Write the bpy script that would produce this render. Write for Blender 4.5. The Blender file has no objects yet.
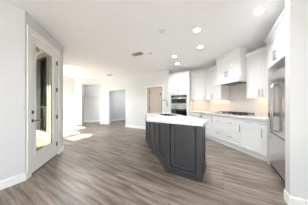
import bpy, bmesh, math, random
from mathutils import Vector, Matrix
random.seed(4)
S = bpy.context.scene
COL = S.collection
R2 = math.sqrt(2)
CEIL = 2.74

# ------------------------------------------------------------------ camera, sky, sun, exposure
cam_d = bpy.data.cameras.new('camera')
cam = bpy.data.objects.new('camera', cam_d); COL.objects.link(cam)
cam_d.sensor_width = 36; cam_d.lens = 120/308*36
cam_d.shift_y = 1.5/308; cam_d.clip_start = .05
cam.location = (0, 0, 1.23)
cam.rotation_euler = (math.radians(90), 0, -math.atan(32/120))
S.camera = cam

W = bpy.data.worlds.new('sky'); S.world = W; W.use_nodes = True
bg = W.node_tree.nodes['Background']
bg.inputs[0].default_value = (.76, .88, 1.0, 1); bg.inputs[1].default_value = 2.6

sun_d = bpy.data.lights.new('sun', 'SUN'); sun_d.energy = 34; sun_d.angle = math.radians(.6)
sun_d.color = (1, .95, .86)
sun = bpy.data.objects.new('sun', sun_d); COL.objects.link(sun)
sun.rotation_euler = Vector((.62, .75, -.74)).to_track_quat('-Z', 'Y').to_euler()

LAMP_W = 4.2      # every recessed ceiling lamp
FILL_GLOBE_W = 190.0    # the added, unseen fill globe behind the camera
STRIP_W = .55      # every lamp strip under the wall cabinets
S.view_settings.view_transform = 'Standard'; S.view_settings.look = 'None'
S.view_settings.gamma = 1; S.view_settings.use_curve_mapping = False
S.view_settings.exposure = 1.56
S.cycles.max_bounces = 16; S.cycles.diffuse_bounces = 12; S.cycles.transparent_max_bounces = 12

# ------------------------------------------------------------------ materials
def mat(name, col, rough=.5, metal=0., noise=0., nscale=8., emit=0., coat=0., spec=.5, stretch=(1, 1, 1), bump=0.):
    m = bpy.data.materials.new(name); m.use_nodes = True
    nt = m.node_tree; b = nt.nodes['Principled BSDF']
    b.inputs['Roughness'].default_value = rough; b.inputs['Metallic'].default_value = metal
    b.inputs['Specular IOR Level'].default_value = spec; b.inputs['Coat Weight'].default_value = coat
    b.inputs['Base Color'].default_value = (*col, 1)
    if noise or bump:
        tc = nt.nodes.new('ShaderNodeTexCoord'); mp = nt.nodes.new('ShaderNodeMapping')
        mp.inputs['Scale'].default_value = stretch
        nz = nt.nodes.new('ShaderNodeTexNoise'); nz.inputs['Scale'].default_value = nscale; nz.inputs['Detail'].default_value = 4
        nt.links.new(tc.outputs['Object'], mp.inputs[0]); nt.links.new(mp.outputs[0], nz.inputs[0])
        if noise:
            cr = nt.nodes.new('ShaderNodeValToRGB')
            cr.color_ramp.elements[0].position = .3; cr.color_ramp.elements[1].position = .7
            cr.color_ramp.elements[0].color = (*[c*(1-noise) for c in col], 1)
            cr.color_ramp.elements[1].color = (*[min(1, c*(1+noise)) for c in col], 1)
            nt.links.new(nz.outputs[0], cr.inputs[0]); nt.links.new(cr.outputs[0], b.inputs['Base Color'])
        if bump:
            bp = nt.nodes.new('ShaderNodeBump'); bp.inputs['Strength'].default_value = bump; bp.inputs['Distance'].default_value = .01
            nt.links.new(nz.outputs[0], bp.inputs['Height']); nt.links.new(bp.outputs[0], b.inputs['Normal'])
    if emit:
        b.inputs['Emission Color'].default_value = (*col, 1); b.inputs['Emission Strength'].default_value = emit
    return m

def plank_mat():
    m = bpy.data.materials.new('grey_brown_planks'); m.use_nodes = True
    nt = m.node_tree; b = nt.nodes['Principled BSDF']; N = nt.nodes.new; L = nt.links.new
    tc = N('ShaderNodeTexCoord'); mp = N('ShaderNodeMapping'); mp.inputs['Rotation'].default_value = (0, 0, math.radians(45))
    L(tc.outputs['Object'], mp.inputs[0])
    br = N('ShaderNodeTexBrick'); br.offset = .37; br.offset_frequency = 2
    br.inputs['Scale'].default_value = 1; br.inputs['Brick Width'].default_value = 1.2; br.inputs['Row Height'].default_value = .18
    br.inputs['Mortar Size'].default_value = .002; br.inputs['Mortar Smooth'].default_value = .2; br.inputs['Bias'].default_value = 0
    br.inputs['Color1'].default_value = (.235, .190, .158, 1); br.inputs['Color2'].default_value = (.140, .108, .087, 1)
    br.inputs['Mortar'].default_value = (.09, .07, .06, 1)
    L(mp.outputs[0], br.inputs[0])
    st = N('ShaderNodeMapping'); st.inputs['Scale'].default_value = (.9, 11, 1); L(mp.outputs[0], st.inputs[0])
    nz = N('ShaderNodeTexNoise'); nz.inputs['Scale'].default_value = 1.6; nz.inputs['Detail'].default_value = 6; nz.inputs['Roughness'].default_value = .6
    L(st.outputs[0], nz.inputs[0])
    cr = N('ShaderNodeValToRGB'); e = cr.color_ramp.elements
    e[0].position = .33; e[0].color = (.38, .36, .34, 1); e[1].position = .66; e[1].color = (1.52, 1.53, 1.54, 1)
    L(nz.outputs[0], cr.inputs[0])
    mx = N('ShaderNodeMix'); mx.data_type = 'RGBA'; mx.blend_type = 'MULTIPLY'; mx.inputs[0].default_value = 1
    L(br.outputs[0], mx.inputs[6]); L(cr.outputs[0], mx.inputs[7]); L(mx.outputs[2], b.inputs['Base Color'])
    b.inputs['Roughness'].default_value = .36; b.inputs['Specular IOR Level'].default_value = .45
    bp = N('ShaderNodeBump'); bp.inputs['Strength'].default_value = .12; bp.inputs['Distance'].default_value = .004
    L(nz.outputs[0], bp.inputs['Height']); L(bp.outputs[0], b.inputs['Normal'])
    return m

def tile_mat(name, c1, c2, mortar, w, h, rough=.3):
    m = bpy.data.materials.new(name); m.use_nodes = True
    nt = m.node_tree; b = nt.nodes['Principled BSDF']
    tc = nt.nodes.new('ShaderNodeTexCoord'); br = nt.nodes.new('ShaderNodeTexBrick')
    mp = nt.nodes.new('ShaderNodeMapping')
    br.inputs['Scale'].default_value = 1; br.inputs['Brick Width'].default_value = w; br.inputs['Row Height'].default_value = h
    br.inputs['Mortar Size'].default_value = .002
    br.inputs['Color1'].default_value = (*c1, 1); br.inputs['Color2'].default_value = (*c2, 1); br.inputs['Mortar'].default_value = (*mortar, 1)
    nt.links.new(tc.outputs['Object'], mp.inputs[0]); nt.links.new(mp.outputs[0], br.inputs[0])
    nt.links.new(br.outputs[0], b.inputs['Base Color']); b.inputs['Roughness'].default_value = rough
    return m, mp

def glass_mat(name, tint, refl=.08):
    m = bpy.data.materials.new(name); m.use_nodes = True
    nt = m.node_tree; nt.nodes.remove(nt.nodes['Principled BSDF']); o = nt.nodes['Material Output']
    t = nt.nodes.new('ShaderNodeBsdfTransparent'); t.inputs[0].default_value = (*tint, 1)
    g = nt.nodes.new('ShaderNodeBsdfGlossy'); g.inputs['Roughness'].default_value = .02
    mx = nt.nodes.new('ShaderNodeMixShader'); mx.inputs[0].default_value = refl
    nt.links.new(t.outputs[0], mx.inputs[1]); nt.links.new(g.outputs[0], mx.inputs[2]); nt.links.new(mx.outputs[0], o.inputs[0])
    return m

M = dict(
    wall=mat('wall_paint', (.70, .702, .705), .6, noise=.01, nscale=3),
    ceil=mat('ceiling_paint', (.92, .93, .945), .75, noise=.01, nscale=3),
    trim=mat('trim_paint', (.86, .855, .84), .35, noise=.01),
    floor=plank_mat(),
    cab=mat('white_cabinet_paint', (.765, .76, .755), .38, noise=.01, nscale=5),
    char=mat('charcoal_paint', (.048, .048, .053), .38, noise=.05, nscale=6),
    quartz=mat('white_quartz', (.76, .757, .745), .12, noise=.025, nscale=2.2),
    nickel=mat('brushed_nickel', (.24, .235, .225), .36, 1, noise=.05, nscale=40),
    steel=mat('stainless_steel', (.60, .595, .58), .20, 1, noise=.03, nscale=14, stretch=(1, 1, 12)),
    steeld=mat('dark_steel', (.20, .20, .20), .3, 1, noise=.05),
    bglass=mat('black_glass', (.012, .012, .013), .06, coat=.5, noise=.02),
    iron=mat('cast_iron', (.035, .028, .024), .5, noise=.2, nscale=40),
    black=mat('black_plastic', (.03, .03, .03), .4, noise=.05),
    wframe=mat('window_frame_paint', (.025, .026, .022), .5, noise=.03),
    bronze=mat('dark_bronze', (.10, .09, .08), .35, .8, noise=.05),
    tan=mat('tan_door_paint', (.60, .525, .455), .5, noise=.02),
    tanf=mat('tan_frame_paint', (.48, .43, .385), .5, noise=.02),
    lens=mat('lamp_lens', (1, .97, .90), .4, emit=9),
    globe=mat('fill_globe_glow', (1, .98, .94), .4, emit=2),  # glow of the added fill globes
    warm=mat('warm_strip_lens', (1, .80, .60), .4, emit=2),
    plastic=mat('white_plastic', (.72, .72, .71), .5, noise=.02),
    grey=mat('grey_grille', (.33, .32, .31), .5, noise=.05),
    stucco=mat('cream_stucco', (.36, .355, .315), .9, noise=.05, nscale=60, bump=.2),
    soffit=mat('patio_soffit_paint', (.30, .31, .26), .8, noise=.04),
    paver=tile_mat('sand_pavers', (.36, .295, .24), (.33, .27, .22), (.25, .205, .165), .3, .15, .8)[0],
    ground=mat('pale_concrete', (.26, .26, .255), .95, noise=.2, nscale=30),
    glass=glass_mat('door_glass', (.38, .39, .365), .03),
    wglass=glass_mat('window_glass', (.95, .96, .95), .08),
    sglass=glass_mat('screened_glass', (.78, .79, .74), .03),
    dglass=glass_mat('shaded_glass', (.15, .16, .135), .03),  # near-opaque tint stands in for the dark soffit reflection and stops sun
)
bs, bsmp = tile_mat('glossy_backsplash_tile', (.66, .61, .57), (.64, .595, .55), (.60, .56, .52), .30, .10, .25)
bsmp.inputs['Rotation'].default_value = (math.radians(90), 0, 0)
M['tile'] = bs

# ------------------------------------------------------------------ mesh helpers
class MB:
    def __init__(s): s.bm = bmesh.new()
    def box(s, x0, x1, y0, y1, z0, z1, bev=0.):
        x0, x1 = sorted((x0, x1)); y0, y1 = sorted((y0, y1)); z0, z1 = sorted((z0, z1))
        v = [s.bm.verts.new((x, y, z)) for z in (z0, z1) for x, y in ((x0, y0), (x1, y0), (x1, y1), (x0, y1))]
        f = [(0, 3, 2, 1), (4, 5, 6, 7), (0, 1, 5, 4), (1, 2, 6, 5), (2, 3, 7, 6), (3, 0, 4, 7)]
        fs = [s.bm.faces.new([v[i] for i in q]) for q in f]
        if bev:
            es = list({e for q in fs for e in q.edges})
            bmesh.ops.bevel(s.bm, geom=es, offset=bev, segments=2, affect='EDGES', profile=.6)
        return s
    def frustum(s, b, t, z0, z1):          # b, t: rectangles (x0,x1,y0,y1)
        v = [s.bm.verts.new((x, y, z)) for (r, z) in ((b, z0), (t, z1)) for x, y in ((r[0], r[2]), (r[1], r[2]), (r[1], r[3]), (r[0], r[3]))]
        for q in [(0, 3, 2, 1), (4, 5, 6, 7), (0, 1, 5, 4), (1, 2, 6, 5), (2, 3, 7, 6), (3, 0, 4, 7)]:
            s.bm.faces.new([v[i] for i in q])
        return s
    def prism(s, poly, z0, z1, bev=0.):
        a = sum(poly[i][0]*poly[(i+1) % len(poly)][1]-poly[(i+1) % len(poly)][0]*poly[i][1] for i in range(len(poly)))
        if a < 0: poly = poly[::-1]
        lo = [s.bm.verts.new((x, y, z0)) for x, y in poly]; hi = [s.bm.verts.new((x, y, z1)) for x, y in poly]
        n = len(poly); fs = [s.bm.faces.new(lo[::-1]), s.bm.faces.new(hi)]
        for i in range(n): fs.append(s.bm.faces.new((lo[i], lo[(i+1) % n], hi[(i+1) % n], hi[i])))
        if bev:
            es = list({e for q in fs for e in q.edges})
            bmesh.ops.bevel(s.bm, geom=es, offset=bev, segments=2, affect='EDGES', profile=.6)
        return s
    def holed(s, outer, hole, z0, z1):     # flat slab with one hole
        for z, flip in ((z0, True), (z1, False)):
            es = []
            for lp in (outer, hole):
                vs = [s.bm.verts.new((x, y, z)) for x, y in lp]
                es += [s.bm.edges.new((vs[i], vs[(i+1) % len(vs)])) for i in range(len(vs))]
            r = bmesh.ops.triangle_fill(s.bm, edges=es, use_beauty=True)
            for f in [g for g in r['geom'] if isinstance(g, bmesh.types.BMFace)]:
                f.normal_update()
                if (f.normal.z > 0) == flip: f.normal_flip()
        for lp in (outer, hole):
            for i in range(len(lp)):
                a, b = lp[i], lp[(i+1) % len(lp)]
                q = [s.bm.verts.new((*a, z0)), s.bm.verts.new((*b, z0)), s.bm.verts.new((*b, z1)), s.bm.verts.new((*a, z1))]
                s.bm.faces.new(q)
        bmesh.ops.remove_doubles(s.bm, verts=s.bm.verts, dist=1e-5)
        bmesh.ops.recalc_face_normals(s.bm, faces=s.bm.faces)
        return s
    def tube(s, pts, r, n=10, cap=True):
        pts = [Vector(p) for p in pts]; rings = []
        rr = r if isinstance(r, (list, tuple)) else [r]*len(pts)
        up = None
        for i, p in enumerate(pts):
            t = (pts[min(i+1, len(pts)-1)]-pts[max(i-1, 0)]).normalized()
            if up is None:
                up = Vector((0, 0, 1)) if abs(t.z) < .9 else Vector((1, 0, 0))
            a = t.cross(up).normalized(); b = a.cross(t).normalized(); up = b
            rings.append([s.bm.verts.new(p+(a*math.cos(2*math.pi*k/n)+b*math.sin(2*math.pi*k/n))*rr[i]) for k in range(n)])
        for i in range(len(rings)-1):
            for k in range(n):
                f = s.bm.faces.new((rings[i][k], rings[i][(k+1) % n], rings[i+1][(k+1) % n], rings[i+1][k])); f.smooth = n > 4
        if cap: s.bm.faces.new(rings[0][::-1]); s.bm.faces.new(rings[-1])
        return s
    def lathe(s, prof, cx=0, cy=0, n=24):  # prof: (r, z) list
        rings = []
        for r, z in prof:
            rings.append([s.bm.verts.new((cx+r*math.cos(2*math.pi*k/n), cy+r*math.sin(2*math.pi*k/n), z)) for k in range(n)])
        for i in range(len(rings)-1):
            for k in range(n):
                s.bm.faces.new((rings[i][k], rings[i][(k+1) % n], rings[i+1][(k+1) % n], rings[i+1][k]))
        s.bm.faces.new(rings[0][::-1]); s.bm.faces.new(rings[-1])
        bmesh.ops.recalc_face_normals(s.bm, faces=s.bm.faces)
        return s
    def build(s, name, m, parent=None, loc=None, rz=None):
        bmesh.ops.recalc_face_normals(s.bm, faces=s.bm.faces)
        me = bpy.data.meshes.new(name); s.bm.to_mesh(me); s.bm.free()
        me.materials.append(M[m] if isinstance(m, str) else m)
        o = bpy.data.objects.new(name, me); COL.objects.link(o)
        if parent: o.parent = parent
        if loc is not None: o.location = loc
        if rz is not None: o.rotation_euler.z = rz
        return o

def tag(o, label, cat, group=None, kind=None):
    if label: o['label'] = label
    if cat: o['category'] = cat
    if group: o['group'] = group
    if kind: o['kind'] = kind
    return o
def thing(name, label, cat, loc=(0, 0, 0), rz=0., group=None, kind=None):
    o = bpy.data.objects.new(name, None); COL.objects.link(o); o.empty_display_size = .1
    o.location = loc; o.rotation_euler.z = rz
    return tag(o, label, cat, group, kind)
def struct(o, label=None, cat=None): return tag(o, label, cat, None, 'structure')

# local frames: x along the wall (left to right as one faces it), y into the wall
class Frame:
    def __init__(s, ox, oy, deg): s.o = (ox, oy); s.a = math.radians(deg); s.c, s.s = math.cos(s.a), math.sin(s.a)
    def w(s, x, y): return (s.o[0]+x*s.c-y*s.s, s.o[1]+x*s.s+y*s.c)
    def l(s, X, Y):
        dx, dy = X-s.o[0], Y-s.o[1]; return (dx*s.c+dy*s.s, -dx*s.s+dy*s.c)
    def poly(s, ps): return [s.l(*p) for p in ps]
    def kw(s, z=0): return dict(loc=(s.o[0], s.o[1], z), rz=s.a)
PAN = Frame(-1.12, 7.95, -45)      # pantry wall and the oven wall behind it
RNG = Frame(2.95, 4.00, -90)       # range run, y = 0 at the base cabinet doors
FRG = Frame(2.92, 1.80, -135)      # fridge recess
NOOK = Frame(-1.51, 3.70, 135)     # nook window wall, y = outward

# ------------------------------------------------------------------ setting
outline = [(-2.75, -2.3), (-2.75, 1.2), (-1.6, 2.35), (-1.6, 3.62), (-4.45, 6.4), (-4.42, 6.52), (-2.9, 8.04), (-2.9, 11), (4.3, 11), (4.3, -2.3)]
struct(MB().prism(outline, -.12, 0).build('floor', 'floor'), 'grey-brown wood plank floor running diagonally through the rooms', 'floor')
struct(MB().prism(outline, CEIL, CEIL+.14).build('ceiling', 'ceil'), 'plain white ceiling with recessed lights', 'ceiling')

# left wall with the glazed entry door
wl = MB()
DY0, DY1, DZ = 2.533, 3.413, 2.435
wl.box(-1.65, -1.51, 2.405, DY0-.012, 0, CEIL); wl.box(-1.65, -1.51, DY1+.012, 3.70, 0, CEIL); wl.box(-1.65, -1.51, DY0-.012, DY1+.012, DZ+.012, CEIL)
struct(wl.build('wall_left', 'wall'), 'white wall holding the glazed entry door', 'wall')
d1 = thing('door_1', 'white entry door with a tall narrow glass panel and dark lever handle', 'door', (-1.51, DY0, 0), math.radians(90), kind='structure')
# door frame: local x = +Y, local y = -X (outward)
w = DY1-DY0; g0, g1, gz0, gz1 = .138, .722, .34, 2.31
b = MB(); b.box(0, g0, .02, .065, .012, DZ); b.box(g1, w, .02, .065, .012, DZ); b.box(g0, g1, .02, .065, .012, gz0); b.box(g0, g1, .02, .065, gz1, DZ)
b.build('door_slab', 'trim', d1)
b = MB()
for (a0, a1, c0, c1) in ((g0-.022, g0+.012, gz0-.022, gz1+.022), (g1-.012, g1+.022, gz0-.022, gz1+.022), (g0+.012, g1-.012, gz0-.022, gz0+.012), (g0+.012, g1-.012, gz1-.012, gz1+.022)):
    b.box(a0, a1, .008, .0195, c0, c1, .003)
b.build('glazing_bead', 'trim', d1)
MB().box(g0, g1, .038, .046, gz0, gz1).build('door_glass', 'glass', d1)
h = MB().lathe([(.028, 0), (.028, .008), (.02, .014)], 0, 0, 20).build('handle_rose', 'bronze', d1)
h.location = (.062, .0195, .935); h.rotation_euler.x = math.radians(90)
MB().tube([(.062, .008, .935), (.062, -.032, .935), (.075, -.042, .935), (.11, -.044, .935), (.185, -.044, .937)], [.010, .010, .010, .009, .008], 10).build('lever', 'bronze', d1)
h = MB().lathe([(.030, 0), (.030, .010), (.022, .018)], 0, 0, 20).build('deadbolt', 'bronze', d1)
h.location = (.062, .0195, 1.085); h.rotation_euler.x = math.radians(90)
for z in (.27, .92, 1.57, 2.21):
    hg = MB().tube([(w+.006, .006, z-.05), (w+.006, .006, z+.05)], .009, 10); hg.box(w-.028, w-.0005, .016, .0195, z-.05, z+.05)
    hg.build('hinge', 'bronze', d1)
MB().box(-.01, w+.01, -.0, .13, .0, .011).build('threshold', 'bronze', d1)
c = MB(); cw = .085
c.box(-1.5095, -1.492, DY0-.012-cw, DY0-.012, 0, DZ+.012+cw, .004); c.box(-1.5095, -1.492, DY1+.012, DY1+.012+cw, 0, DZ+.012+cw, .004)
c.box(-1.5095, -1.492, DY0-.012, DY1+.012, DZ+.012, DZ+.012+cw, .004)
struct(c.build('trim_1', 'trim'), 'white casing around the glazed entry door', 'trim')

# near left wall, turned forty five degrees
NL = Frame(-1.51, 2.405, 45)
struct(MB().box(-1.56, 0, 0.0, .14, 0, CEIL).build('wall_near_left', 'wall', **NL.kw()), 'white wall turning away left of the entry door', 'wall')
struct(MB().box(-2.75, -2.61, -2.3, 1.31, 0, CEIL).build('wall_rear_left', 'wall'), 'white wall behind on the left', 'wall')
def baseboard(name, fr, x0, x1, y=0, h=.13):
    b = MB(); b.box(x0, x1, y-.014, y-.0005, 0.0, h-.02); b.frustum((x0, x1, y-.014, y-.0005), (x0, x1, y-.006, y-.0005), h-.02, h)
    return struct(b.build(name, 'trim', **fr.kw()), None, None)
baseboard('baseboard_near_left', NL, -1.55, 0.005)
LW = Frame(-1.51, 2.405, 90)
baseboard('baseboard_left', LW, 0, DY0-.012-cw-2.405)
baseboard('baseboard_left_end', LW, DY1+.012+cw-2.405, 1.295)

def big_window(n, fr, a, e, z0, z1, thick, label):
    t = thing('window_%d' % n, label, 'window', (*fr.w(a, 0), z0), fr.a, kind='structure')
    ww, hh, f = e-a, z1-z0, .05
    b = MB(); b.box(.001, f, .03, thick-.02, .001, hh-.001); b.box(ww-f, ww-.001, .03, thick-.02, .001, hh-.001); b.box(f, ww-f, .03, thick-.02, .001, f); b.box(f, ww-f, .03, thick-.02, hh-f, hh-.001)
    b.box(ww/2-.025, ww/2+.025, .04, thick-.03, f, hh-f); b.build('window_frame', 'trim', t)
    b = MB(); b.box(f, ww/2-.025, .07, .076, f, hh-f); b.box(ww/2+.025, ww-f, .07, .076, f, hh-f); b.build('pane', 'wglass', t)

# nook window wall: seen through the glass of the door, sun comes in here
NL_ = 3.83
wC = (2.25, 3.65)  # extra window, out of view, added to bring sky light into the nook
wA, wz0, wzr, wz1 = (.55, 2.12), .42, 1.10, 2.6
b = MB()
segs = [0, wA[0], wA[1], wC[0], wC[1], NL_]
for i in (0, 2, 4): b.box(segs[i], segs[i+1], 0, .14, 0, CEIL)
for q in (wA, wC): b.box(q[0], q[1], 0, .14, 0, wz0); b.box(q[0], q[1], 0, .14, wz1, CEIL)
struct(b.build('wall_nook', 'stucco', **NOOK.kw()), 'cream outside wall with windows, seen through the door glass', 'wall')
if True:
    q = wA
    t = thing('window_1', 'tall dark nook window seen through the glass of the entry door', 'window', (*NOOK.w(q[0], 0), wz0), NOOK.a, kind='structure')
    ww = q[1]-q[0]; hh = wz1-wz0; f = .045; m0, m1 = .61, .93; ra, rb = wzr-wz0, wzr-wz0+.07
    b = MB(); b.box(0.001, f, .03, .125, .001, hh-.001); b.box(ww-f, ww-.001, .03, .125, .001, hh-.001); b.box(f, ww-f, .03, .125, .001, f); b.box(f, ww-f, .03, .125, hh-f, hh-.001)
    b.box(m0, m1, .04, .115, f, hh-f); b.box(f, m0, .05, .105, ra, rb); b.box(m1, ww-f, .05, .105, ra, rb); b.build('window_frame', 'wframe', t)
    for a0, a1 in ((f, m0), (m1, ww-f)):
        MB().box(a0, a1, .074, .080, f, ra).build('pane', 'sglass', t); MB().box(a0, a1, .074, .080, rb, hh-f).build('pane', 'dglass', t)
    b = MB(); c = .06
    b.box(-c, 0, .1405, .16, -c, hh+c); b.box(ww, ww+c, .1405, .16, -c, hh+c); b.box(0, ww, .1405, .16, -c, 0); b.box(0, ww, .1405, .16, hh, hh+c)
    b.build('outer_casing', 'stucco', t)
big_window(2, NOOK, wC[0], wC[1], wz0, wz1, .14, 'added unseen window at the far end of the nook wall, for sky light')
struct(MB().box(-.1, NL_, .165, .85, -.029, .20, .01).build('trim_5', 'paver', **NOOK.kw()), 'low sandy stone ledge under the nook window, seen through the door glass', 'ledge')
# patio
struct(MB().prism([(-1.66, 1.9), (-1.66, 3.62), (-4.5, 6.4), (-8, 3), (-5, -2), (-2.8, 1.2)], -.12, -.03).build('floor_patio', 'paver'), 'sunlit sandy paved patio outside the door', 'patio')
ng = Vector((.75, -.62)).normalized(); sd = Vector((.62, .75)).normalized()
def sunpt(n, k): return (ng.x*n+sd.x*k, ng.y*n+sd.y*k)
rf = MB(); rf.prism([(-1.66, 2.2), (-1.66, 3.60), NOOK.w(NL_, .15), NOOK.w(NL_+1.2, .15), NOOK.w(NL_+1.2, 1.55), NOOK.w(-.03, 1.55), sunpt(-3.72, -3.0), sunpt(-1.6, -3.0), (-2.80, 1.1)], 2.80, 3.0)  # outline stretched past the patio to keep sun off door and nook
struct(rf.build('roof_patio', 'soffit'), 'covered roof above the patio, extended to block sun from the door', 'roof')
struct(MB().box(-30, 30, -30, 30, -.4, -.16).build('ground', 'ground'), 'pale ground outside the house', 'ground')

def band(x0, x1, y0, y1, segs, top):     # wall run with openings [(a,b,ztop)]
    b = MB(); cur = x0
    for a, e, z in segs:
        b.box(cur, a, y0, y1, 0, top); b.box(a, e, y0, y1, z, top); cur = e
    b.box(cur, x1, y0, y1, 0, top); return b
# far left wall of the nook, closet opening, hall opening
FL = Frame(-4.21, 6.41, 45)
fl = MB().box(0, 2.17, 0, .13, 0, CEIL)
struct(fl.build('wall_far_left', 'wall', **FL.kw()), 'angled white wall left of the tall cased opening', 'wall')
baseboard('baseboard_far_left', FL, 0.05, 2.15)
OX0, OX1, OZ = -2.30, -1.30, 2.40
b = MB(); b.box(-2.72, OX0, 7.95, 8.07, 0, CEIL); b.box(OX1, -1.12, 7.95, 8.07, 0, CEIL); b.box(OX0, OX1, 7.95, 8.07, OZ, CEIL)
struct(b.build('wall_far', 'wall'), 'white wall with the tall closet opening', 'wall')
FA = Frame(-2.72, 7.95, 0)
baseboard('baseboard_far', FA, 0, OX0+2.72); baseboard('baseboard_pier', FA, OX1+2.72, 1.595)
b = MB(); b.box(-2.52, -2.45, 8.07, 9.0, 0, CEIL); b.box(-2.45, -1.33, 8.9, 9.0, 0, CEIL); b.box(-1.335, -1.30, 8.07, 8.9, 0, CEIL)
struct(b.build('wall_closet', 'wall'), 'white closet walls behind the tall opening', 'wall')
baseboard('baseboard_closet', Frame(-2.45, 8.9, 0), 0, 1.115)
sh = thing('closet_shelf', 'white shelf with hanging rod inside the tall closet opening', 'shelf', (-2.449, 8.899, 1.86), 0)
MB().box(.0, 1.113, -.35, 0, 0, .02, .003).build('shelf_board', 'trim', sh)
MB().box(.0, 1.113, -.016, 0, -.09, -.001).build('cleat', 'trim', sh)
MB().tube([(0.002, -.26, -.05), (1.111, -.26, -.05)], .014, 12).build('rod', 'plastic', sh)

H0, H1, HZ = .527, 1.839, 2.00
P0, P1, PZ = 3.217, 4.057, 2.02
PE = 4.356
b = band(0, PE, 0, .13, [(H0, H1, HZ), (P0, P1, PZ)], CEIL); b.box(PE-.12, PE, .13, .80, 0, CEIL)
struct(b.build('wall_pantry', 'wall', **PAN.kw()), 'long angled white wall with hall opening and pantry door', 'wall')
baseboard('baseboard_hall', PAN, 0.01, H0); baseboard('baseboard_middle', PAN, H1, P0-.07); baseboard('baseboard_pantry', PAN, P1+.07, PE)
b = MB(); b.box(-.45, -.35, .25, 3.3, 0, CEIL); b.box(-.35, 2.1, 3.2, 3.3, 0, CEIL); b.box(2.0, 2.1, .13, 3.2, 0, CEIL); b.box(-.35, H0-.1, .13, .20, 0, CEIL)
struct(b.build('wall_hall', 'wall', **PAN.kw()), 'white hall walls beyond the wide opening', 'wall')
HL = Frame(*PAN.w(-.35, .2), 45)
baseboard('baseboard_hall_side', HL, 0.0, 3.0)
# pantry door
d2 = thing('door_2', 'tan panelled door set back in the pantry opening by the ovens', 'door', (*PAN.w(P0, .0), 0), PAN.a, kind='structure')
pw = P1-P0
b = MB(); b.box(.001, .10, .02, .128, 0, PZ-.001); b.box(pw-.05, pw-.001, .02, .128, 0, PZ-.001); b.box(.10, pw-.05, .02, .128, PZ-.07, PZ-.001)
b.build('jamb', 'tanf', d2)
b = MB(); x0, x1 = .104, pw-.054
b.box(x0, x1, .095, .125, .008, PZ-.074)
for z0, z1 in ((.18, .80), (.95, 1.86)):
    for a0, a1 in ((x0+.09, (x0+x1)/2-.04), ((x0+x1)/2+.04, x1-.09)):
        b.box(a0, a1, .089, .0945, z0, z1, .002)
b.build('door_slab', 'tan', d2)
for z in (1.79, 1.05, .25): MB().box(x0+.004, x0+.034, .083, .0945, z-.05, z+.05).build('hinge', 'bronze', d2)
MB().tube([(x1-.07, .094, .96), (x1-.07, .045, .96), (x1-.09, .035, .96), (x1-.19, .035, .96)], .011, 10).build('door_handle', 'bronze', d2)
MB().box(x1-.10, x1-.05, .074, .0945, 1.63, 1.72, .004).build('door_latch', 'bronze', d2)
b = MB(); cw = .06
b.box(P0-cw, P0, -.014, -.0005, 0, PZ+cw, .003); b.box(P1, P1+cw, -.014, -.0005, 0, PZ+cw, .003); b.box(P0, P1, -.014, -.0005, PZ, PZ+cw, .003)
struct(b.build('trim_2', 'trim', **PAN.kw()), 'white casing around the pantry door', 'trim')

# kitchen walls
DW = (7.75-6.83)/R2                  # oven wall, local y in PAN
CX = PAN.l(3.53, 4.22)[0]
struct(MB().box(PE-.0, CX+.1, DW, DW+.13, 0, CEIL).build('wall_kitchen', 'wall', **PAN.kw()), 'white wall behind the oven tower', 'wall')
struct(MB().box(3.53, 3.66, 1.26, 4.24, 0, CEIL).build('wall_right', 'wall'), 'white wall behind the cooktop and hood', 'wall')
FB = .80
struct(MB().box(-.16, 1.14, FB, FB+.12, 0, CEIL).build('wall_fridge', 'wall', **FRG.kw()), 'white wall at the back of the refrigerator recess', 'wall')
struct(MB().box(1.14, 1.27, -.10, 2.5, 0, CEIL).build('wall_stub', 'wall', **FRG.kw()), 'white wall end standing right of the refrigerator', 'wall')
ST = Frame(*FRG.w(1.27, -.10), -45)
baseboard('baseboard_stub', ST, -.014, 2.5)
baseboard('baseboard_stub_end', Frame(*FRG.w(1.14, -.10), -135), 0.0, .13)
struct(MB().box(3.76, 3.9, -2.3, -.7, 0, CEIL).build('wall_rear_right', 'wall'), 'white wall behind on the right', 'wall')

rw = MB(); rw.box(-2.75, -2.3, -2.44, -2.301, 0, CEIL); rw.box(-.5, 3.9, -2.44, -2.301, 0, CEIL); rw.box(-2.3, -.5, -2.44, -2.301, 2.3, CEIL)  # opening placed and sized for the daylight it lets in
struct(rw.build('wall_rear', 'wall'), 'white wall behind the viewpoint with an opening shaped for fill daylight', 'wall')
struct(MB().box(-2.75, 3.9, -6.0, -2.45, 2.80, 2.95).build('sun_block_roof', 'soffit'), 'added unseen roof keeping sun out of the rear opening', 'roof')  # out-of-view roof added only to cut direct sun from the rear

# backsplash
TR = PAN.l(2.59, 4.27)[0]+.002      # right side of the oven tower along the oven wall
b = MB(); b.box(.0, 2.70, .572, .5795, .921, 1.3795); b.box(.705, 1.535, .572, .5795, 1.3795, 1.839)
struct(b.build('trim_3', 'tile', **RNG.kw()), 'glossy cream tile backsplash behind the cooktop', 'backsplash')
b = MB(); b.box(TR, CX-.01, DW-.008, DW-.0005, .921, 1.379)
struct(b.build('trim_4', 'tile', **PAN.kw()), 'glossy cream tile backsplash beside the oven tower', 'backsplash')

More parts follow.
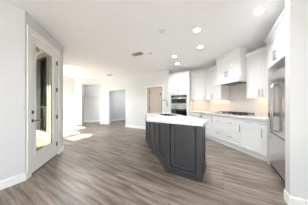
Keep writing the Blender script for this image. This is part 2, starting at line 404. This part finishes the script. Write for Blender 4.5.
# ------------------------------------------------------------------ cabinets
def shaker(b, x0, x1, z0, z1, y=0., t=.02, fr=.058, rec=.009):
    g = .0016; x0 += g; x1 -= g; z0 += g; z1 -= g
    f = min(fr, (x1-x0)*.3, (z1-z0)*.3)
    b.box(x0, x0+f, y, y+t, z0, z1, .0012); b.box(x1-f, x1, y, y+t, z0, z1, .0012)
    b.box(x0+f, x1-f, y, y+t, z0, z0+f, .0012); b.box(x0+f, x1-f, y, y+t, z1-f, z1, .0012)
    b.box(x0+f-.001, x1-f+.001, y+rec, y+t-.002, z0+f-.001, z1-f+.001)
    return b
def pull(p0, p1, out=.032, r=.0065):
    p0, p1 = Vector(p0), Vector(p1); d = (p1-p0).normalized(); o = Vector((0, -out, 0))
    b = MB(); b.tube([p0+o-d*.018, p1+o+d*.018], r, 10)
    b.tube([p0, p0+o], r*.85, 8); b.tube([p1, p1+o], r*.85, 8)
    return b
def front(parent, kind, x0, x1, z0, z1, handles=(), m='cab', y=0.):
    """handles: ('v', x, zmid) or ('h', xmid, z)"""
    o = shaker(MB(), x0, x1, z0, z1, y).build(kind, m, parent)
    for t, a, c in handles:
        (pull((a, y, c-.07), (a, y, c+.07)) if t == 'v' else pull((a-.055, y, c), (a+.055, y, c))).build('handle', 'nickel', o)
    return o
def crown(b, x0, x1, y1, z0, out=.045, h=.075, l=True, r=True):
    a = out*.35
    xl = lambda k: x0-(k if l else -.0012)
    xr = lambda k: x1+(k if r else -.0012)
    b.box(xl(.008), xr(.008), -.008, y1, z0, z0+.018)
    b.frustum((xl(.01), xr(.01), -.01, y1), (xl(out), xr(out), -out, y1), z0+.018, z0+h-.014)
    b.box(xl(out+.004), xr(out+.004), -out-.004, y1, z0+h-.014, z0+h)
    return b

BZ, UZ0, UZ1 = .88, 1.38, 2.465      # base top, wall cabinet bottom and top (crown above to 2.54)
GB = 'white base cabinets along the kitchen wall'
GU = 'white wall cabinets around the kitchen corner'
def base_cab(label, fr, x0, x1, poly=None, depth=.572):
    t = thing('base_cabinet', label, 'cabinet', (*fr.w(x0, 0), 0), fr.a, GB)
    sub = Frame(*fr.w(x0, 0), math.degrees(fr.a))
    wd = x1-x0
    if poly: pl = sub.poly(poly); MB().prism(pl, .105, BZ).build('body', 'cab', t)
    else: MB().box(.0005, wd-.0005, .0205, depth, .105, BZ).build('body', 'cab', t)
    if poly:
        b = MB(); b.prism([(x_, max(y_, .030) if y_ < .03 else y_) for x_, y_ in pl], 0, .1045)
    else:
        b = MB(); b.box(.0005, wd-.0005, .030, depth-.05, 0, .1045)
    b.build('toe_kick', 'cab', t)
    return t, wd
# diagonal base cabinet between the tower and the range run
BS = 4.00
DB = Frame(*PAN.w(TR, (6.95-6.83)/R2), -45)
cr_ = Vector((2.95, BS))
dbw = DB.l(*cr_)[0]
t, wd = base_cab('angled white base cabinet beside the oven tower', DB, 0, dbw, poly=[DB.w(.001, .0205), DB.w(dbw-.01, .0205), (3.515, 4.21), DB.w(.001, .555)])
front(t, 'door', .02, wd-.02, .115, .87, [('v', wd-.06, .70)])
# range run
y1 = BS-3.355; y2 = BS-2.463; y3 = BS-1.955; y4 = BS-1.83
t, wd = base_cab('white corner base cabinet with a single tall door, left of the drawers', RNG, 0.0, y1, poly=[(2.9705, 3.985), (2.9705, 3.3555), (3.515, 3.3555), (3.515, 4.19)])
front(t, 'door', .03, wd, .115, .87, [('v', wd-.045, .70)])
t, wd = base_cab('wide white base cabinet with deep drawers under the cooktop', RNG, y1, y2)
for z0, z1 in ((.115, .47), (.475, .87)):
    front(t, 'drawer', 0, wd, z0, z1, [('h', wd*.24, (z0+z1)/2+.02), ('h', wd*.72, (z0+z1)/2+.02)])
t, wd = base_cab('white base cabinet with one drawer over one door, right of the cooktop', RNG, y2, y3)
front(t, 'drawer', 0, wd, .715, .87, [('h', wd*.5, .795)]); front(t, 'door', 0, wd, .115, .71, [('v', .045, .60)])
t, wd = base_cab('narrow white base cabinet with small drawer beside the refrigerator', RNG, y3, y4)
front(t, 'drawer', 0, wd, .715, .87, [('h', wd*.5, .795)]); front(t, 'door', 0, wd, .115, .71, [('v', .04, .60)])

# worktop
cp = [DB.w(.002, -.03), (2.92, BS-.012), (2.92, 1.835), (3.521, 1.245), (3.515, 4.205), DB.w(.002, .558)]
tag(MB().prism(cp, .8805, .92, .004).build('countertop', 'quartz'), 'long white stone countertop under the tiled wall holding the cooktop', 'countertop')

# wall cabinets
def wall_cab(label, fr, x0, x1, depth, poly=None, lr=(False, False)):
    t = thing('wall_cabinet', label, 'cabinet', (*fr.w(x0, 0), UZ0), fr.a, GU)
    sub = Frame(*fr.w(x0, 0), math.degrees(fr.a)); wd = x1-x0; hh = UZ1-UZ0
    b = MB()
    if poly: b.prism(sub.poly(poly), 0, hh)
    else: b.box(.0005, wd-.0005, .0205, depth, 0, hh)
    b.build('body', 'cab', t)
    return t, wd, hh
UR = Frame(3.20, 4.08, -90)
UD = Frame(*PAN.w(TR, (7.28-6.83)/R2), -45)
udw = UD.l(3.20, 4.08)[0]
def crown_poly(parent, pts_b, pts_t, z0, h):
    b = MB(); n = len(pts_b)
    lo = [b.bm.verts.new((*p, z0)) for p in pts_b]; mi = [b.bm.verts.new((*p, z0+h-.016)) for p in pts_t]; hi = [b.bm.verts.new((*p, z0+h)) for p in pts_t]
    b.bm.faces.new(lo[::-1]); b.bm.faces.new(hi)
    for i in range(n):
        j = (i+1) % n
        b.bm.faces.new((lo[i], lo[j], mi[j], mi[i])); b.bm.faces.new((mi[i], mi[j], hi[j], hi[i]))
    return b.build('crown_molding', 'cab', parent)
t, wd, hh = wall_cab('angled white wall cabinet between oven tower and corner', UD, 0, udw, .33, poly=[UD.w(.001, .0205), UD.w(udw-.008, .0205), (3.525, 4.205), UD.w(.001, .322)])
front(t, 'door', .015, wd-.006, .004, hh-.004, [('v', wd-.05, .11)])
k = .018
crown_poly(t, [(0.002, -.008), (wd-.003, -.008), (wd+.06, .322), (0.002, .322)], [(0.002, -.045), (wd-k, -.045), (wd+.06, .322), (0.002, .322)], hh, .075)
uw = 4.08-3.305
t, wd, hh = wall_cab('white double-door wall cabinet left of the range hood', UR, 0, uw, .322, poly=[(3.2205, 4.072), (3.2205, 3.306), (3.522, 3.306), (3.522, 4.19)])
front(t, 'door', .006, wd/2, .004, hh-.004, [('v', wd/2-.035, .11)]); front(t, 'door', wd/2, wd, .004, hh-.004, [('v', wd/2+.035, .11)])
crown_poly(t, [(0.004, -.008), (wd-.001, -.008), (wd-.001, .322), (-.06, .322)], [(k+.004, -.045), (wd-.001, -.045), (wd-.001, .322), (-.06, .322)], hh, .075)
rx0, rx1 = 4.08-2.452, 4.08-1.74
t, wd, hh = wall_cab('white double-door wall cabinet between range hood and refrigerator', UR, rx0, rx1, .322)
front(t, 'door', 0, wd/2, .004, hh-.004, [('v', wd/2-.035, .11)]); front(t, 'door', wd/2, wd, .004, hh-.004, [('v', wd/2+.035, .11)])
crown_poly(t, [(0.001, -.008), (wd, -.008), (wd, .322), (0.001, .322)], [(0.001, -.045), (wd, -.045), (wd, .322), (0.001, .322)], hh, .075)

# under-cabinet lamp strips
def strip(fr, x0, x1, y, label):
    t = thing('under_cabinet_light', label, 'light', (*fr.w((x0+x1)/2, y), UZ0-.013), fr.a, 'lamp strips under the wall cabinets')
    hw = (x1-x0)/2
    MB().box(-hw, hw, -.018, .018, .003, .0125).build('housing', 'plastic', t)
    MB().box(-hw+.01, hw-.01, -.013, .013, 0, .0029).build('lens', 'warm', t)
    ld = bpy.data.lights.new('strip_glow', 'AREA'); ld.shape = 'RECTANGLE'; ld.size = x1-x0; ld.size_y = .03; ld.energy = STRIP_W*(x1-x0)/.6; ld.color = (1, .66, .42)
    lo = bpy.data.objects.new('strip_glow', ld); COL.objects.link(lo); lo.parent = t; lo.location = (0, 0, -.004)
strip(UD, .08, udw-.12, .22, 'warm lamp strip under the angled wall cabinet')
strip(UR, .12, uw-.06, .22, 'warm lamp strip under the wall cabinet left of the hood')
strip(UR, rx0+.06, rx1-.05, .22, 'warm lamp strip under the wall cabinet right of the hood')

# range hood with cabinet doors above
HX0, HX1 = 4.00-3.300, 4.00-2.456
hd = thing('range_hood', 'white cabinet-style range hood with mantel above the cooktop', 'range hood', (*RNG.w(HX0, .05), 1.84), RNG.a)
hw_ = HX1-HX0
MB().box(.0, hw_, .0205, .53-.001, .121, .90-.003).build('body', 'cab', hd)
b = MB(); b.box(.0, hw_, -.045, .529, 0.012, .10, .004); b.box(.0, hw_, -.055, .529, .10, .1205, .004); b.box(.0, hw_, -.052, .529, 0, .0118, .002)
b.build('mantel', 'cab', hd)
MB().box(.1, hw_-.1, .06, .46, -.012, -.0005).build('filter_grille', 'steeld', hd)
for s_, (a0, a1) in enumerate(((.004, hw_/2), (hw_/2, hw_-.004))):
    front(hd, 'door', a0, a1, .14, .80, [('v', hw_/2+(-.035 if s_ == 0 else .035), .27)])
b = MB(); crown(b, .0, hw_, .529, .805, out=.04, h=.092, l=False, r=False); b.build('crown_molding', 'cab', hd)

# oven tower
TX0 = PE+.004; tw = TR-.002-TX0
TY = (6.86-6.83)/R2
ot = thing('oven_tower', 'tall white cabinet holding the built-in microwave and oven', 'cabinet', (*PAN.w(TX0, TY), 0), PAN.a)
td = DW-TY-.002
b = MB(); sp = (tw-.69)/2
b.box(0, sp, .0, td, .105, UZ1); b.box(tw-sp, tw, .0, td, .105, UZ1); b.box(sp, tw-sp, td-.02, td, .105, UZ1)
b.box(sp, tw-sp, .0, td-.02, 1.60, 1.655); b.box(sp, tw-sp, .0205, td-.02, 1.655, UZ1); b.box(sp, tw-sp, .0, td-.02, 1.205, 1.215); b.box(sp, tw-sp, .0205, td-.02, .105, .47); b.box(sp, tw-sp, 0, td-.02, .47, .49)
b.build('body', 'cab', ot)
MB().box(.001, tw-.001, .05, td-.05, 0, .1045).build('toe_kick', 'cab', ot)
front(ot, 'door', sp*.5, tw/2, 1.66, UZ1-.004, [('v', tw/2-.03, 1.80)], y=-.0205); front(ot, 'door', tw/2, tw-sp*.5, 1.66, UZ1-.004, [('v', tw/2+.03, 1.80)], y=-.0205)
front(ot, 'drawer', sp*.5, tw-sp*.5, .115, .465, [('h', tw/2, .30)], y=-.0205)
b = MB(); crown(b, 0, tw, td, UZ1, out=.045, l=False, r=False); b.build('crown_molding', 'cab', ot)
def appliance(name, label, cat, z0, z1, parts):
    t = thing(name, label, cat, (*PAN.w(TX0+sp+.004, TY), z0), PAN.a)
    aw = .682
    MB().box(.01, aw-.01, .003, td-.06, .004, z1-z0-.004).build('cabinet_box', 'steeld', t)
    for nm, m, x0, x1, ya, yb, a, c in parts(aw, z1-z0): MB().box(x0, x1, ya, yb, a, c, .003).build(nm, m, t)
    return t, aw
mw, aw = appliance('microwave', 'stainless built-in microwave above the wall oven', 'microwave', 1.22, 1.595, lambda w_, h_: [
    ('control_panel', 'bglass', 0, w_, -.022, .002, h_-.085, h_), ('door_frame', 'steel', 0, w_, -.022, .002, .0, h_-.087),
    ('door_window', 'bglass', .03, w_-.03, -.0255, -.0225, .05, h_-.15)])
pull((.08, -.022, .375-.12), (aw-.08, -.022, .375-.12), .04, .010).build('handle', 'steel', mw)
MB().box(.14, .54, -.0245, -.0222, .375-.06, .375-.025).build('display', 'steeld', mw)
ov, aw = appliance('wall_oven', 'stainless built-in oven with black glass door below the microwave', 'oven', .495, 1.20, lambda w_, h_: [
    ('control_panel', 'steel', 0, w_, -.022, .002, h_-.12, h_), ('door_frame', 'steel', 0, w_, -.022, .002, .0, h_-.122),
    ('door_window', 'bglass', .012, w_-.012, -.0255, -.0225, .03, h_-.16)])
pull((.07, -.0255, .705-.175), (aw-.07, -.0255, .705-.175), .045, .011).build('handle', 'steel', ov)

# cooktop
ck = thing('gas_cooktop', 'black gas cooktop with iron grates set on the white countertop', 'cooktop', (*RNG.w(HX0-.01, .06), .9205), RNG.a)
kw_ = .88
MB().box(0, kw_, 0, .50, 0, .012, .004).build('tray', 'steel', ck)
for i, (a0, a1) in enumerate(((.02, .29), (.305, .575), (.59, .86))):
    b = MB()
    for yy in (.045, .465): b.box(a0, a1, yy-.007, yy+.007, .046, .066)
    for xx in (a0+.007, (a0+a1)/2, a1-.007): b.box(xx-.006, xx+.006, .045, .465, .046, .068)
    for yy in (.15, .255, .36): b.box(a0, a1, yy-.005, yy+.005, .048, .068)
    for xx in (a0+.008, a1-.008):
        for yy in (.05, .46): b.box(xx-.007, xx+.007, yy-.007, yy+.007, .0125, .047)
    b.build('grate', 'iron', ck)
for (xx, yy, r) in ((.155, .14, .04), (.155, .36, .035), (.44, .25, .055), (.725, .14, .035), (.725, .36, .04)):
    MB().lathe([(r, .0122), (r, .022), (r*.8, .024), (r*.8, .031), (r*.5, .034)], xx, yy, 20).build('burner', 'iron', ck)
for i in range(5):
    MB().lathe([(.017, .0122), (.017, .026), (.013, .034)], .24+i*.10, .022, 16).build('knob', 'steeld', ck)

# refrigerator recess: side panels, cabinet above, refrigerator
fp = thing('refrigerator_surround', 'tall white cabinet wrapped around and above the refrigerator', 'cabinet', (*FRG.w(0, 0), 0), FRG.a)
FT = 1.139
MB().box(.0, .025, .0, FB-.001, 0, UZ1).build('side_panel', 'cab', fp)
MB().box(FT-.15, FT, .0, .02, 0, 1.944).build('filler_panel', 'cab', fp)
MB().box(.0255, FT, .0205, FB-.001, 1.945, UZ1).build('body', 'cab', fp)
s0 = .49
front(fp, 'door', .026, s0, 1.95, UZ1-.004, [('v', s0-.035, 2.08)]); front(fp, 'door', s0, .985, 1.95, UZ1-.004, [('v', s0+.035, 2.08)])
b = MB(); crown(b, 0, FT, FB-.001, UZ1, out=.055, h=.08, l=False, r=False); b.build('crown_molding', 'cab', fp)
rf_ = thing('refrigerator', 'stainless french-door refrigerator in the white recess', 'refrigerator', (*FRG.w(.032, .0), 0), FRG.a)
fw = .91
MB().box(.004, fw-.004, .062, .74, .02, 1.79).build('body', 'steeld', rf_)
MB().box(.02, fw-.02, .04, .0615, .0, .08).build('toe_grille', 'black', rf_)
for xx in (.03, fw-.07):
    for yy in (.1, .66): MB().lathe([(.022, 0), (.022, .008), (.014, .0195)], xx+.02, yy+.02, 14).build('foot', 'black', rf_)
sm = s0-.032
dl = MB().box(.002, sm-.002, -.005, .061, .70, 1.80, .008).build('door', 'steel', rf_)
dr = MB().box(sm+.002, fw-.002, -.005, .061, .70, 1.80, .008).build('door', 'steel', rf_)
dz = MB().box(.002, fw-.002, -.005, .061, .085, .682, .008).build('freezer_drawer', 'steel', rf_)
def fpull(p0, p1, out=.06, r=.012):
    p0, p1 = Vector(p0), Vector(p1); d = (p1-p0).normalized(); o = Vector((0, -out, 0))
    return MB().tube([p0, p0+o*.7, p0+o+d*.03, p1+o-d*.03, p1+o*.7, p1], r, 10)
fpull((sm-.04, -.005, .76), (sm-.04, -.005, 1.56)).build('handle', 'steel', dl)
fpull((sm+.04, -.005, .76), (sm+.04, -.005, 1.56)).build('handle', 'steel', dr)
MB().box(.004, fw-.004, .02, .061, .683, .697).build('finger_grip', 'steeld', dz)

# ------------------------------------------------------------------ island
A, T, Rr = (.78, 2.06), (1.207, 1.632), (1.585, 2.01)
FY = 4.00
il = thing('kitchen_island', 'charcoal panelled kitchen island with angled near end', 'island', (1.18, 3.0, 0))
def ip(ps): return [(x-1.18, y-3.0) for x, y in ps]
ins = .040
SINK_R = (1.075, 1.465, 2.915, 3.605)
b = MB(); body = [(A[0]+ins, A[1]+ins*.42), (T[0], T[1]+ins*R2), (Rr[0]-ins, Rr[1]+ins*.42), (1.585-ins, FY-ins), (A[0]+ins, FY-ins)]
b.prism(ip(body), 0, .70)
b.holed(ip(body), ip([(SINK_R[0], SINK_R[2]), (SINK_R[1], SINK_R[2]), (SINK_R[1], SINK_R[3]), (SINK_R[0], SINK_R[3])]), .7005, .884)
b.build('carcass', 'char', il)
IE = Frame(A[0]-1.18, A[1]-3.0, -45); el = math.dist(A, T)      # angled end face, x from A to T
b = shaker(MB(), .100, el-.100, .126, .862, -.002, .040, .055, .022); o = b.build('end_panel', 'char', il, **IE.kw())
IT = Frame(T[0]-1.18, T[1]-3.0, 45); tl = math.dist(T, Rr)
shaker(MB(), .090, tl-.05, .122, .866, -.002, .040, .055, .018).build('end_panel', 'char', il, **IT.kw())
IL = Frame(A[0]-1.18, FY-3.0, -90); ll = FY-A[1]                 # left face, x from far end to A
n = 4; x0 = .07; pwid = (ll-.07-.07)/n
for i in range(n):
    shaker(MB(), x0+i*pwid+.010, x0+(i+1)*pwid-.010, .122, .866, -.004, .042, .075, .022).build('side_panel', 'char', il, **IL.kw())
IR = Frame(1.585-1.18, Rr[1]-3.0, 90); rl = FY-Rr[1]
for i in range(4): shaker(MB(), .01+i*(rl-.02)/4, .01+(i+1)*(rl-.02)/4, .115, .875, .004, .034, .055, .008).build('cabinet_door', 'char', il, **IR.kw())
def post(fr, x0, x1):
    b = MB(); b.box(x0, x1, -.008, .042, .112, .884, .002)
    m_ = (x1-x0); 
    b.box(x0+m_*.30, x0+m_*.70, -.013, -.0075, .16, .84, .002)
    b.build('pilaster', 'char', il, **fr.kw())
post(IE, .004, .072); post(IE, el-.072, el-.004); post(IT, .004, .072); post(IL, .004, .066); post(IL, ll-.068, ll-.004)
b = MB()
for fr, L_ in ((IE, el), (IT, tl), (IL, ll)):
    q = [fr.w(-.004, -.012), fr.w(L_+.004, -.012), fr.w(L_-.02, .045), fr.w(.02, .045)]
    b.prism(q, 0, .095); b.prism([fr.w(-.002, -.006), fr.w(L_+.002, -.006), fr.w(L_-.02, .045), fr.w(.02, .045)], .095, .112)
b.build('base_molding', 'char', il)
# worktop of the island with the sink cut out
SX0, SX1, SY0, SY1 = 1.08, 1.46, 2.92, 3.60
ic = [(.467, 2.343), (1.207, 1.598), (1.612, 2.003), (1.612, 4.03), (.80, 4.03)]
tag(MB().holed(ic, [(SX0, SY0), (SX1, SY0), (SX1, SY1), (SX0, SY1)], .8845, .92).build('island_countertop', 'quartz'), 'white stone slab on top of the charcoal island', 'countertop')
sk = thing('kitchen_sink', 'steel undermount sink in the island countertop', 'sink', (1.27, 3.26, .72))
b = MB(); hx, hy = .19-.003, .34-.003; tt = .004
b.box(-hx, hx, -hy, hy, 0, tt)
for q in ((-hx, -hx+tt, -hy, hy), (hx-tt, hx, -hy, hy), (-hx+tt, hx-tt, -hy, -hy+tt), (-hx+tt, hx-tt, hy-tt, hy)): b.box(*q, tt, .195)
b.build('basin', 'steeld', sk)
MB().lathe([(.04, .0042), (.04, .008), (.03, .009)], 0, 0, 20).build('drain', 'steel', sk)
fc = thing('kitchen_faucet', 'tall gooseneck faucet standing by the island sink', 'faucet', (1.24, 3.70, .9203))
MB().lathe([(.028, 0), (.028, .01), (.020, .022), (.018, .08), (.014, .09)], 0, 0, 20).build('base', 'nickel', fc)
dx, dy = .90, -.43
pts = [(0, 0, .085), (0, 0, .30)]
r_ = .09
for k_ in range(0, 11):
    a_ = math.pi*k_/10*1.02
    pts.append((dx*r_*(1-math.cos(a_)), dy*r_*(1-math.cos(a_)), .34+r_*math.sin(a_)*1.15))
e_ = pts[-1]
MB().tube(pts, .0135, 12).build('spout', 'nickel', fc)
MB().tube([(e_[0], e_[1], e_[2]+.005), (e_[0], e_[1], e_[2]-.09)], [.015, .018], 12).build('spray_head', 'nickel', fc)
MB().tube([(0, 0, .06), (-.03, -.045, .075), (-.045, -.075, .105)], [.008, .007, .006], 10).build('lever', 'nickel', fc)

# ------------------------------------------------------------------ ceiling fixtures
def downlight(x, y, label, r=.058, power=LAMP_W):
    t = thing('recessed_light', label, 'ceiling light', (x, y, CEIL-.012), 0, 'recessed ceiling lights')
    b = MB(); n_ = 28
    b.lathe([(r+.018, .0118), (r+.016, .004), (r+.002, .0), (r+.002, .0118)], 0, 0, n_); b.build('trim_ring', 'trim', t)
    MB().lathe([(r, .003), (r, .0105)], 0, 0, n_).build('lens', 'lens', t)
    ld = bpy.data.lights.new('lamp', 'AREA'); ld.shape = 'DISK'; ld.size = 2*r; ld.energy = power; ld.spread = math.radians(145); ld.color = (.92, .962, 1)
    lo = bpy.data.objects.new('lamp', ld); COL.objects.link(lo); lo.parent = t; lo.location = (0, 0, -.004)
downlight(2.15, 1.44, 'recessed ceiling light nearest the refrigerator cabinet')
downlight(1.47, 2.13, 'recessed ceiling light over the near end of the island')
downlight(2.00, 2.75, 'recessed ceiling light in front of the range hood')
downlight(1.60, 3.50, 'recessed ceiling light over the far end of the island')
downlight(1.99, 4.09, 'recessed ceiling light in front of the oven tower', .058, 2.6)
downlight(-1.62, 5.92, 'recessed ceiling light in the far room, right one of its pair', .055, 13)
downlight(-2.05, 5.52, 'recessed ceiling light in the far room, left one of its pair', .055, 13)
downlight(.7, 8.7, 'added unseen recessed light brightening the hall beyond the wide opening', .06, 10)  # added lamp, out of view, lifts the hall walls
downlight(-1.8, 8.25, 'added unseen recessed light brightening the closet', .04, .9)  # added lamp, out of view, lifts the closet walls
downlight(-.35, 1.05, 'added unseen recessed fill light just above the viewpoint on the left')  # added above the frame to brighten the door wall
downlight(.75, .75, 'added unseen recessed fill light just above the viewpoint on the right')  # added above the frame to brighten floor and island end
def fill_globe_lamp(x, y, z, power, label):  # invented hanging globes, kept out of view, that even out the brightness
    t = thing('fill_globe', label, 'lamp', (x, y, z), 0, 'added fill globes')
    MB().tube([(0, 0, .17), (0, 0, CEIL-z-.03)], .006, 8).build('stem', 'bronze', t)
    MB().lathe([(.06, CEIL-z-.03), (.06, CEIL-z-.001)], 0, 0, 20).build('canopy', 'bronze', t)
    MB().lathe([(.15*math.sin(math.pi*k/12)+.001, -.15*math.cos(math.pi*k/12)) for k in range(13)], 0, 0, 24).build('globe', 'globe', t)
    ld = bpy.data.lights.new('fill_bulb', 'POINT'); ld.energy = power; ld.color = (.92, .962, 1); ld.shadow_soft_size = .16
    lo = bpy.data.objects.new('fill_bulb', ld); COL.objects.link(lo); lo.parent = t
fill_globe_lamp(-2.0, -1.8, 1.3, FILL_GLOBE_W, 'added unseen white globe filling the room from behind the viewpoint')
fill_globe_lamp(-3.1, 6.2, 1.4, 40, 'added white globe filling the nook with light, hidden by the entry door wall')
def vent(name, x, y, rz, a, c, label, m='grey'):
    t = thing(name, label, 'vent', (x, y, CEIL-.012), rz, 'ceiling air vents')
    b = MB(); b.box(-a, a, -c, -c+.02, 0, .0118); b.box(-a, a, c-.02, c, 0, .0118); b.box(-a, -a+.02, -c+.02, c-.02, 0, .0118); b.box(a-.02, a, -c+.02, c-.02, 0, .0118)
    b.build('frame', 'grey', t)
    MB().box(-a+.02, a-.02, -c+.02, c-.02, .009, .0118).build('backing', 'black', t)
    k_ = 7
    b = MB()
    for i in range(k_):
        yy = -c+.03+(2*c-.06)*i/(k_-1); b.box(-a+.02, a-.02, yy-.004, yy+.004, .001, .0088)
    b.build('slats', 'grey', t)
vent('air_vent', .45, 3.63, math.radians(-45), .17, .085, 'grey slatted air vent in the ceiling near the island')
vent('air_vent', -.62, 6.62, math.radians(-45), .15, .07, 'small grey air vent in the ceiling before the hall opening')
t = thing('smoke_detector', 'small round white smoke detector on the ceiling beside the air vent', 'detector', (.80, 3.46, CEIL-.03))
MB().lathe([(.035, 0), (.05, .008), (.055, .0298)], 0, 0, 24).build('cover', 'plastic', t)
t = thing('ceiling_speaker', 'square white sensor plate on the ceiling above the island', 'sensor', (.80, 2.36, CEIL-.012), math.radians(-15))
MB().box(-.05, .05, -.05, .05, 0, .0118, .004).build('plate', 'plastic', t)
